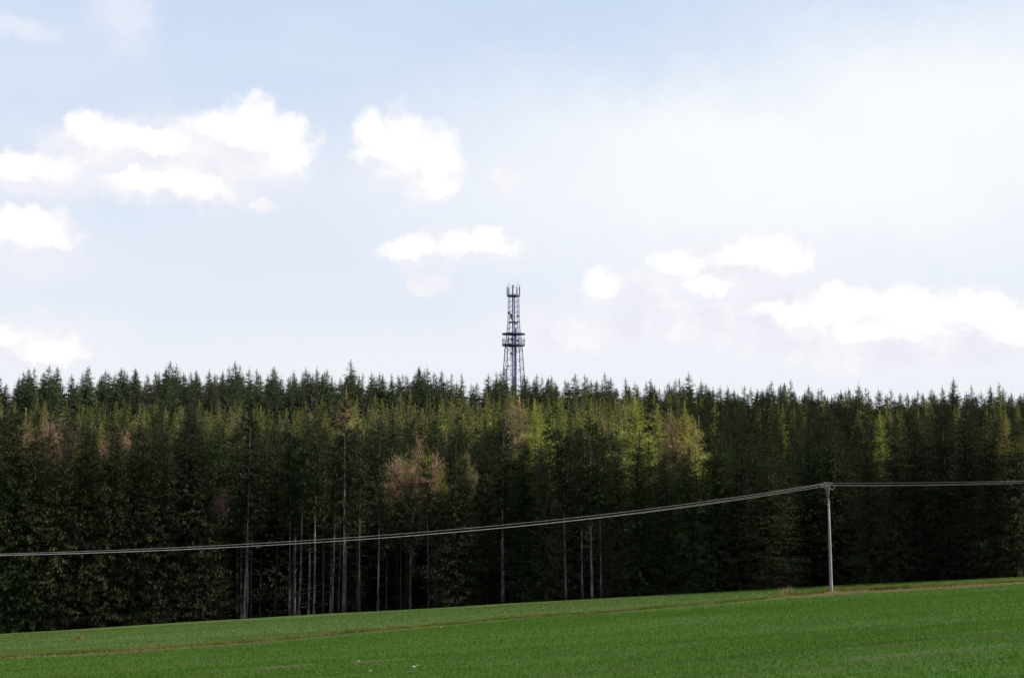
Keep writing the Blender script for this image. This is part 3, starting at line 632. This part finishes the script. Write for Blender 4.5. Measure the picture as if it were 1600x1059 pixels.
# the rest of the forest on a jittered grid
rs = np.random.default_rng(21); rest = []
pxy = np.array([(p[0], p[1]) for p in placed])
yy = 150.0
def top_row(px, Y):
    """picture row the tips reach at depth Y"""
    sky_row = np.interp(px, [0, 180, 400, 700, 800, 900, 1100, 1300, 1600], [583, 574, 578, 578, 583, 590, 596, 606, 611])
    front = np.interp(px, [0, 350, 700, 1000, 1300, 1600], [655, 668, 690, 700, 690, 668])
    mid_ = np.interp(px, [0, 300, 450, 560, 800, 1000, 1600], [636, 634, 640, 628, 620, 622, 632])
    return np.interp(Y, [150, 156, 180, 250, 300, 345, 400], [front + 34, front + 22, front + 2, mid_ + 6, mid_ - 2, (sky_row + 12) if px < 900 else (sky_row * .65 + mid_ * .35), sky_row])
while yy < 436:
    st = 4.1 if yy < 200 else 4.8 if yy < 340 else 5.6
    hw = .36 * yy * 1.10 + 14
    for xx in np.arange(-hw - 6, hw + 22, st):
        x = xx + rs.uniform(-1.6, 1.6); y = yy + rs.uniform(-1.8, 1.8)
        if y < edgeY(x) + 5.5: continue
        if rs.random() < .06: continue
        px = proj(x, y, 0)[0]
        if y < 250 and len(pxy) and np.min(np.hypot(pxy[:, 0] - x, pxy[:, 1] - y)) < 2.6: continue
        if 300 < y < 322 and px < 950: continue
        if abs(x - 1) < 6 and 424 < y: continue
        # leave sight lines to the pale crowns
        blocked = False
        for (spx, Y, tp, k, wd, lb) in SPEC + SPB:
            lim = tp + (70 if k in LARCH else 66 if spx in (644, 678, 716, 622) else 42 if spx == 344 else 12)
            if y < Y and abs(px - spx) < (28 if k in LARCH else 24 if spx == 644 else 20): blocked = True; break
        hmax = 99
        if blocked: hmax = 1
        top = top_row(px, y) + rs.normal(0, 11 if y < 200 else 5) - abs(rs.normal(0, 4)) + 3
        if 200 < y <= 345: top += rs.normal(0, 6)
        if y > 345: top += 2.5 * math.sin(px * .045) + 2 * math.sin(px * .11 + 2)
        if y > 345: top += rs.uniform(-3, 12) - (9 if rs.random() < .10 else 0)
        h = height_for(x, y, top); h = max(8, min(h, 34))
        if blocked and y > edgeY(x) + 5: h = min(h, height_for(x, y, lim)); 
        rest.append([x, y, h, px])
    yy += st
rest.sort(key=lambda r: r[1])
# which of them can be seen above the trees in front
env = np.full(1700, 2000.0); indiv = []; stuff = []
def stamp(px, top, wpx, hpx):
    a = int(max(0, px - wpx)); b = int(min(1599, px + wpx))
    if b <= a: return
    c_ = np.arange(a, b + 1); e = top + np.abs(c_ - px) / wpx * hpx; env[a:b + 1] = np.minimum(env[a:b + 1], e)
for (x, y, h, k) in placed:
    p = proj(x, y, float(ground(x, y)) + h); stamp(p[0], p[1], 2.4 * F / y, 9 * F / y)
n_front = len(FRONT) + 1
for r in rest:
    x, y, h, px = r; p = proj(x, y, float(ground(x, y)) + h); vis = False
    if 3 < p[0] < 1597:
        vis = p[1] < env[int(p[0])] - 3
        if 345 < p[0] < 700 and y < 172: vis = True
    stamp(p[0], p[1], 2.0 * F / y, 8 * F / y)
    if vis and len(indiv) < 300 - n_front: indiv.append(r)
    else: stuff.append(r)
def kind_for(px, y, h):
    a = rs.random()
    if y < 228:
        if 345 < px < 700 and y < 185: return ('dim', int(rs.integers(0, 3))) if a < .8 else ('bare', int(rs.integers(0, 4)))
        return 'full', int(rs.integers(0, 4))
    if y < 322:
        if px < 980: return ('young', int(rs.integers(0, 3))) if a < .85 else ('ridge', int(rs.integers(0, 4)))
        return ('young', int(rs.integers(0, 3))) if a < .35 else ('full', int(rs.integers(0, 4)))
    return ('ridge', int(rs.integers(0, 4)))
KM = dict(dim=BARE_D, bare=BARE_T, full=FULL, young=YOUNG, ridge=RIDGE)
SH = {318: 'sunlit edge spruce of the left clump', 287: 'second spruce in left clump', 247: 'third spruce in left clump', 206: 'fourth spruce in left clump',
      166: 'fifth spruce in left clump', 126: 'sixth spruce in left clump', 88: 'seventh spruce in left clump', 48: 'eighth spruce in left clump', 10: 'spruce at the left picture edge',
      382: 'leftmost bare grey trunk', 452: 'left trunk of the close pair', 467: 'right trunk of the close pair', 490: 'broken pale trunk', 520: 'thin dim trunk', 537: 'thickest pale trunk', 562: 'thin patchy trunk',
      591: 'smooth long pale trunk', 670: 'mottled pale trunk', 884: 'reddish bare trunk', 925: 'left twin trunk', 939: 'right twin trunk', 910: 'thin leafy stemmed spruce', 712: 'dense cone spruce', 756: 'first spruce right of the dense cone',
      785: 'second spruce right of the dense cone', 822: 'left feathery spruce', 852: 'right feathery spruce', 968: 'first spruce right of the twin trunks', 1000: 'second spruce right of the twin trunks',
      1040: 'wide spruce below the larches', 1080: 'green spruce below rightmost larch', 1118: 'third spruce left of the pole', 1156: 'second spruce left of the pole', 1202: 'broad spruce left of the pole', 1268: 'left spruce of the dark recess',
      1306: 'right spruce of the dark recess', 1366: 'first spruce right of the pole', 1405: 'second spruce right of the pole', 1440: 'third spruce right of the pole', 1480: 'fourth spruce right of the pole', 1516: 'fifth spruce right of the pole',
      1552: 'sixth spruce right of the pole', 1592: 'spruce at the right picture edge'}
keys = {}
for r in indiv:
    x, y, h, px = r; kk, i = kind_for(px, y, h); pt = proj(x, y, float(ground(x, y)) + h)
    nf = min(SH, key=lambda q_: abs(q_ - pt[0])); side = 'left' if pt[0] < nf else 'right'
    band = 'dim' if kk in ('bare', 'dim') else 'dark' if y < 200 else 'sunlit'
    keys.setdefault((band, nf, side), []).append((pt[1], x, y, h, kk, i))
for (band, nf, side), lst in keys.items():
    lst.sort()
    for j, (_, x, y, h, kk, i) in enumerate(lst):
        rank = '' if len(lst) == 1 else (', topmost' if j == 0 else ', %s from top' % ORD[min(j, 11)])
        head = {'dim': 'dim shaded spruce', 'dark': 'dark spruce', 'sunlit': 'sunlit far spruce'}[band]
        lb = '%s behind, %s of %s%s' % (head, side, SH[nf], rank)
        gp = {'dim': 'dim spruces inside the open gap', 'dark': 'second rank spruces', 'sunlit': 'sunlit slope spruces'}[band]
        plant(KM[kk][i], x, y, h, lb, 'spruce', gp, wide=float(rs.uniform(.85, 1.15)))
print('individual spruces', len(indiv) + n_front, 'stuff', len(stuff), 'indiv reach y', indiv[-1][1])

# far wood: one object, instances of the spruces above on points
pts = []; sc = []; rot = []; ki = []
base_i = dict(full=0, bare=4, young=8, ridge=11, dim=15)
for x, y, h, px in stuff:
    kk, i = kind_for(px, y, h); K_ = KM[kk][i]; s = h / K_.H; wdt = float(rs.uniform(.75, 1.2)) * (1.0 if kk != 'ridge' else 1.2)
    pts.append((x, y, float(ground(x, y)))); sc.append((s * wdt, s * wdt, s)); rot.append((rs.normal(0, .012), rs.normal(0, .012), rs.uniform(0, 6.28))); ki.append(base_i[kk] + i)
me = bpy.data.meshes.new('spruce_forest'); me.from_pydata(pts, [], [])
for nm, dat, ty in (('sc', sc, 'FLOAT_VECTOR'), ('rot', rot, 'FLOAT_VECTOR')):
    a = me.attributes.new(nm, ty, 'POINT'); a.data.foreach_set('vector', np.array(dat, np.float32).ravel())
a = me.attributes.new('ki', 'INT', 'POINT'); a.data.foreach_set('value', np.array(ki, np.int32))
fo = bpy.data.objects.new('spruce_forest', me); C.objects.link(fo)
tag(fo, 'mass of distant spruces covering the hill up to the skyline', 'forest', kind='stuff')
ng = bpy.data.node_groups.new('far_wood', 'GeometryNodeTree'); ng.interface.new_socket('Geometry', in_out='INPUT', socket_type='NodeSocketGeometry'); ng.interface.new_socket('Geometry', in_out='OUTPUT', socket_type='NodeSocketGeometry')
gi = ng.nodes.new('NodeGroupInput'); go = ng.nodes.new('NodeGroupOutput'); L = ng.links.new
allk = FULL + BARE_T + YOUNG + RIDGE + BARE_D
first = {}
for o in bpy.data.objects:
    if o.type == 'MESH' and o.parent and o.data.name not in first: first[o.data.name] = o
def att(nm, ty):
    n_ = ng.nodes.new('GeometryNodeInputNamedAttribute'); n_.data_type = ty; n_.inputs['Name'].default_value = nm; return n_.outputs['Attribute']
A_sc, A_rot, A_ki = att('sc', 'FLOAT_VECTOR'), att('rot', 'FLOAT_VECTOR'), att('ki', 'INT')
jo = ng.nodes.new('GeometryNodeJoinGeometry')
missing = []
for idx, K_ in enumerate(allk):
    cmp_ = ng.nodes.new('FunctionNodeCompare'); cmp_.data_type = 'INT'; cmp_.operation = 'EQUAL'; L(A_ki, cmp_.inputs[2]); cmp_.inputs[3].default_value = idx
    for me_ in (K_.crown, K_.trunk):
        if me_.name not in first:                     # kind only used in the far wood: leave it to its neighbour kind
            missing.append(me_.name); continue
        oi = ng.nodes.new('GeometryNodeObjectInfo'); oi.inputs['Object'].default_value = first[me_.name]; oi.inputs['As Instance'].default_value = True; oi.transform_space = 'ORIGINAL'
        ip = ng.nodes.new('GeometryNodeInstanceOnPoints'); L(gi.outputs[0], ip.inputs['Points']); L(cmp_.outputs[0], ip.inputs['Selection']); L(oi.outputs['Geometry'], ip.inputs['Instance'])
        L(A_sc, ip.inputs['Scale']); er = ng.nodes.new('FunctionNodeEulerToRotation'); L(A_rot, er.inputs[0]); L(er.outputs[0], ip.inputs['Rotation'])
        L(ip.outputs[0], jo.inputs[0])
L(jo.outputs[0], go.inputs[0])
md = fo.modifiers.new('far_wood', 'NODES'); md.node_group = ng
print('missing kinds', missing)

# ------------------------------------------------------------------ lattice tower
TY = 430.0; tb = float(ground(.6, TY)); TX = (802.5 - 800) / F * (TY)
def TZ(py): return at(802, py, TY).z - tb
S = TY / F * 1.0
tower = tag(empty('lattice_tower', (TX, TY, tb), R(12)), 'blue grey steel lattice mast with two round platforms and antennas above the ridge', 'tower')
zt = TZ(462); z520 = TZ(521); z538 = TZ(538); z504 = TZ(503.5); z487 = TZ(487)
def halfw(z):
    return float(np.interp(z, [0, TZ(590), TZ(545), z538, z520, TZ(503), zt], [4.6, 2.75, 2.25, 2.1, 1.75, 1.5, 1.38]))
def leg_pt(k, z):
    a = R(90 * k + 45 - 12 + 0); h = halfw(z) * 1.0
    return Vector((h * (1 if k in (0, 3) else -1), h * (1 if k in (0, 1) else -1), z))
for k in range(4):
    m = MB(); m.tube([leg_pt(k, z) for z in (0, TZ(590), TZ(545), z538, z520, TZ(503), zt)], [.16, .13, .12, .11, .10, .09, .08], 6); m.build('leg', M_STEEL, tower)
lev = [0, 6, 12, 17.5, TZ(592), TZ(577), TZ(562), TZ(548), z538, TZ(530), z520, TZ(512), z504, TZ(495), z487, TZ(479), TZ(471), zt]
m = MB()
for i in range(len(lev) - 1):
    for k in range(4):
        a, b = leg_pt(k, lev[i]), leg_pt((k + 1) % 4, lev[i]); c_, d_ = leg_pt(k, lev[i + 1]), leg_pt((k + 1) % 4, lev[i + 1])
        m.tube([a, b], .05, 4, False); r_ = .035 if i > 10 else .05
        m.tube([a, d_], r_, 4, False); m.tube([b, c_], r_, 4, False)
m.build('cross_bracing', M_STEEL, tower)
m = MB()                                        # central ladder and cable column
for (x, y, r) in ((-.32, 0, .15), (.32, 0, .15), (.75, .3, .24), (0, .5, .07), (-.7, .4, .08)):
    top = zt + .5 if abs(x) < .5 else TZ(512 if x > 0 else 538); m.tube([(x, y, 0), (x, y, top)], r, 6)
z = .5
while z < zt: m.tube([(-.32, 0, z), (.32, 0, z)], .045, 4, False); z += .5
m.build('cable_ladder', M_STEEL, tower)
m = MB(); 
for k in range(9):                              # stair flights zigzagging low in the shaft
    z = TZ(595) + k * 2.3; s_ = 1 if k % 2 else -1
    if z + 2.3 < z538: m.tube([(-1.0 * s_, -.6, z), (1.0 * s_, -.6, z + 2.3)], .07, 4)
m.build('stairs', M_STEEL, tower)
def disc(zc, rad, th): return MB().lathe([(0.5, zc - th), (rad, zc - th), (rad + .02, zc), (0.5, zc + th * .4)], sides=32)
disc(z538, 3.5, .45).build('lower_platform', M_STEEL, tower)
disc(z520, 3.55, .32).build('upper_platform', M_STEEL, tower)
m = MB(); zr = TZ(532)
for zz in (zr, zr + .5, z538 + .45):
    m.tube([(3.45 * math.cos(R(a)), 3.45 * math.sin(R(a)), zz) for a in range(0, 361, 12)], .045 if zz != zr else .07, 4, False)
for a in range(0, 360, 18): m.tube([(3.45 * math.cos(R(a)), 3.45 * math.sin(R(a)), z538), (3.45 * math.cos(R(a)), 3.45 * math.sin(R(a)), zr + .5)], .035, 4)
m.build('railing', M_STEEL, tower)
m = MB()
for a in range(0, 360, 45): m.tube([(3.3 * math.cos(R(a)), 3.3 * math.sin(R(a)), z538), (3.3 * math.cos(R(a)), 3.3 * math.sin(R(a)), z520)], .04, 4)
for a in range(0, 360, 45): m.tube([(3.0 * math.cos(R(a)), 3.0 * math.sin(R(a)), z538 - .4), (2.1 * math.cos(R(a)), 2.1 * math.sin(R(a)), z538 - 1.5)], .06, 4)
m.build('platform_struts', M_STEEL, tower)
MB().box((0, 0, z504), (2.9, 2.9, .28)).build('small_platform', M_STEEL, tower)
# top ring with panel antennas
m = MB(); ring = 1.95
for dz in (0, .35): m.tube([(ring * math.cos(R(a)), ring * math.sin(R(a)), zt + dz) for a in range(0, 361, 15)], .13 if dz == 0 else .06, 5, False)
for a in range(0, 360, 45): m.tube([(0, 0, zt), (ring * math.cos(R(a)), ring * math.sin(R(a)), zt)], .07, 4)
m.lathe([(.4, zt - .3), (ring, zt - .28), (ring, zt - .12), (.4, zt - .1)], sides=24)
m.build('top_ring', M_STEEL, tower)
for j, a in enumerate(range(0, 360, 40)):
    p = Vector((ring * math.cos(R(a + 8)), ring * math.sin(R(a + 8)), zt)); m = MB(); hh = 1.9 if j % 2 else 2.3
    m.box(p + Vector((0, 0, .35 + hh / 2)), (.30, .20, hh), Matrix.Rotation(R(a), 3, 'Z')); pa = m.build('antenna', M_PANEL, tower)
    m = MB(); m.tube([p - Vector((0, 0, .2)), p + Vector((0, 0, 2.9 + .3 * (j % 3)))], .05, 5); m.build('mounting_pole', M_STEEL, pa)
for (x, zz) in ((-1.15, TZ(437.5)), (1.35, TZ(433.5))):
    MB().tube([(x, 0, zt), (x, 0, zz)], [.06, .025], 5).build('whip_antenna', M_STEEL, tower)
m = MB(); m.tube([(-.1, 0, zt), (-.1, 0, zt + 3.0)], .09, 6); m.box((-.1, 0, zt + 3.1), (.5, .4, .35)); m.tube([(-.9, 0, zt + 2.5), (1.0, 0, zt + 2.5)], .06, 4); m.build('top_mast', M_STEEL, tower)
def dish(x, y, zc, r, yaw):
    Mx = Matrix.Rotation(yaw, 3, 'Z') @ Matrix.Rotation(R(90), 3, 'X')
    prof = [(r * .15, .28 * r), (r * .6, .2 * r), (r, 0), (r, -.35 * r), (r * .85, -.36 * r), (.01, -.36 * r)]
    d_ = MB().lathe(prof, (x, y, zc), 18, Mx).build('dish', M_DISH, tower, True)
    MB().tube([(x, y, zc), (x * .6, y + .5, zc)], .06, 5).build('dish_arm', M_STEEL, d_)
dish(-1.65, -.6, TZ(489.5), .42, R(-40)); dish(-.95, -1.4, TZ(493.5), .62, R(-25)); dish(-.7, -1.3, TZ(498), .5, R(20)); dish(1.4, -.7, TZ(493.5), .42, R(30)); dish(.5, -1.5, TZ(506), .38, R(10))
dish(-.8, -1.6, z538 + 1.3, .5, R(-15)); dish(1.2, -1.5, z538 + 1.0, .45, R(25)); dish(-1.1, -1.9, TZ(553), .42, 0); dish(-2.0, -1.6, TZ(572), .3, 0)

# ------------------------------------------------------------------ concrete pole with its head
pz = float(fieldz(pole_p.x, pole_p.y)); PY = pole_p.y
def hz_(py): return at(1297, py, PY).z - pz
pole = tag(empty('utility_pole', (pole_p.x, pole_p.y, pz)), 'slender grey concrete power pole standing on the grass bank', 'utility pole')
hc = hz_(782)
MB().tube([(0, 0, -.5), (0, 0, 0), (-.02, 0, hc * .5), (-.05, 0, hc)], [.155, .145, .108, .072], 14).build('shaft', M_CONC, pole, True)
MB().lathe([(.16, -.1), (.30, -.05), (.26, .10), (.17, .16)], sides=12).build('foot', M_CONC, pole, True)
LD = (Vector((on_plane(0, 1031).x, on_plane(0, 1031).y, 0)) - Vector((pole_p.x, pole_p.y, 0))).normalized()   # towards the left span
RD = Vector((math.cos(R(8)), math.sin(R(8)), 0))
AD = Vector((-LD.y, LD.x, 0)); AD = AD if AD.y > 0 else -AD
ht = hz_(756)
m = MB(); m.tube([(-.05, 0, hc - .9), (-.05, 0, ht + .1)], .05, 6); m.tube([(-.10, 0, hc - .1), (-.24, 0, ht - .3), (-.25, 0, ht)], .045, 5)
for zz in (hc - .15, hc - .55): m.lathe([(.105, zz), (.115, zz + .03), (.105, zz + .08)], (-.05, 0, 0), 12)
m.build('head_bracket', M_GALV, pole)
m = MB(); a0 = Vector((-.08, 0, ht - .08)); m.tube([a0 - AD * .45, a0 + AD * .45], .055, 4)
m.tube([Vector((-.07, 0, hc + .1)), a0 - AD * .3], .03, 4); m.tube([Vector((-.07, 0, hc + .1)), a0 + AD * .3], .03, 4); m.build('cross_arm', M_GALV, pole)
arms = [(a0 - AD * .4, -.05), (a0, .15), (a0 + AD * .4, 0.0)]
wires = []
for (p, dz) in arms:
    p = p + Vector((0, 0, dz))
    for Dd in (LD, RD):
        q0, q1 = p + Dd * .08, p + Dd * .42; ins = MB(); ins.tube([p, q0], .02, 5)
        n_ = 7; pr = []; ra = []
        for i in range(n_ * 2 + 1): pr.append(q0.lerp(q1, i / (n_ * 2))); ra.append(.085 if i % 2 else .04)
        ins.tube(pr, ra, 10); ins.build('insulator', M_PORC, pole)
        wires.append((p + Dd * .42, Dd))
    jm = MB(); A0, A1 = p + LD * .42, p + RD * .42
    jm.tube([A0.lerp(A1, t) - Vector((0, 0, .28 * math.sin(math.pi * t))) for t in [i / 10 for i in range(11)]], .012, 5); jm.build('jumper_wire', M_WIRE, pole)
MB().tube([(-.165, -.1, .2), (-.15, -.08, hc * .5), (-.14, -.04, hc - .05), (-.2, 0, ht - .35)], .014, 5).build('earth_wire', M_GALV, pole)
base_w = Vector((pole_p.x, pole_p.y, pz))
def span(start, dirn, rows, s_end, label, group, rad=.0075):
    """hanging wire from start, through measured picture rows [(px,py),..] on its vertical plane"""
    P0 = start + base_w; S_ = [0.0]; Z_ = [P0.z]
    for (px, py) in rows:
        r = ray(px, py); k = r.x / r.y
        s = (k * P0.y - P0.x) / (dirn.x - k * dirn.y); Y = P0.y + dirn.y * s
        S_.append(s); Z_.append(r.z / r.y * Y)
    co = np.polyfit(S_, Z_, 2) if len(S_) > 2 else np.polyfit(S_, Z_, 1)
    co[-1] += P0.z - np.polyval(co, 0)
    pts_ = [P0 + dirn * s - Vector((0, 0, P0.z)) + Vector((0, 0, float(np.polyval(co, s)))) for s in np.linspace(0, s_end, 60)]
    o = MB().tube([p - P0 for p in pts_], rad, 5).build('power_cable', M_WIRE, None, True); o.location = P0
    tag(o, label, 'power cable', group)
lab = ['nearest', 'upper', 'far']
spanL = [[(1000, 797.5), (800, 823.0), (400, 853.6), (0, 865.0)], [(1000, 793), (800, 818.4), (400, 849.5), (0, 862.6)], [(1000, 797.0), (800, 822.5), (400, 853.2), (0, 864.6)]]
spanR = [[(1450, 758), (1600, 754.8)], [(1450, 753.6), (1600, 750.8)], [(1450, 757), (1600, 752)]]
names = ['lower', 'upper', 'middle']
for i in range(3):
    st, dr = wires[2 * i]; span(st, dr, spanL[i], 74, '%s of the three pale wires sagging from the pole to the left' % names[i], 'power cables left of the pole')
    st, dr = wires[2 * i + 1]; span(st, dr, spanR[i], 40, '%s of the three pale wires running from the pole to the right' % names[i], 'power cables right of the pole')
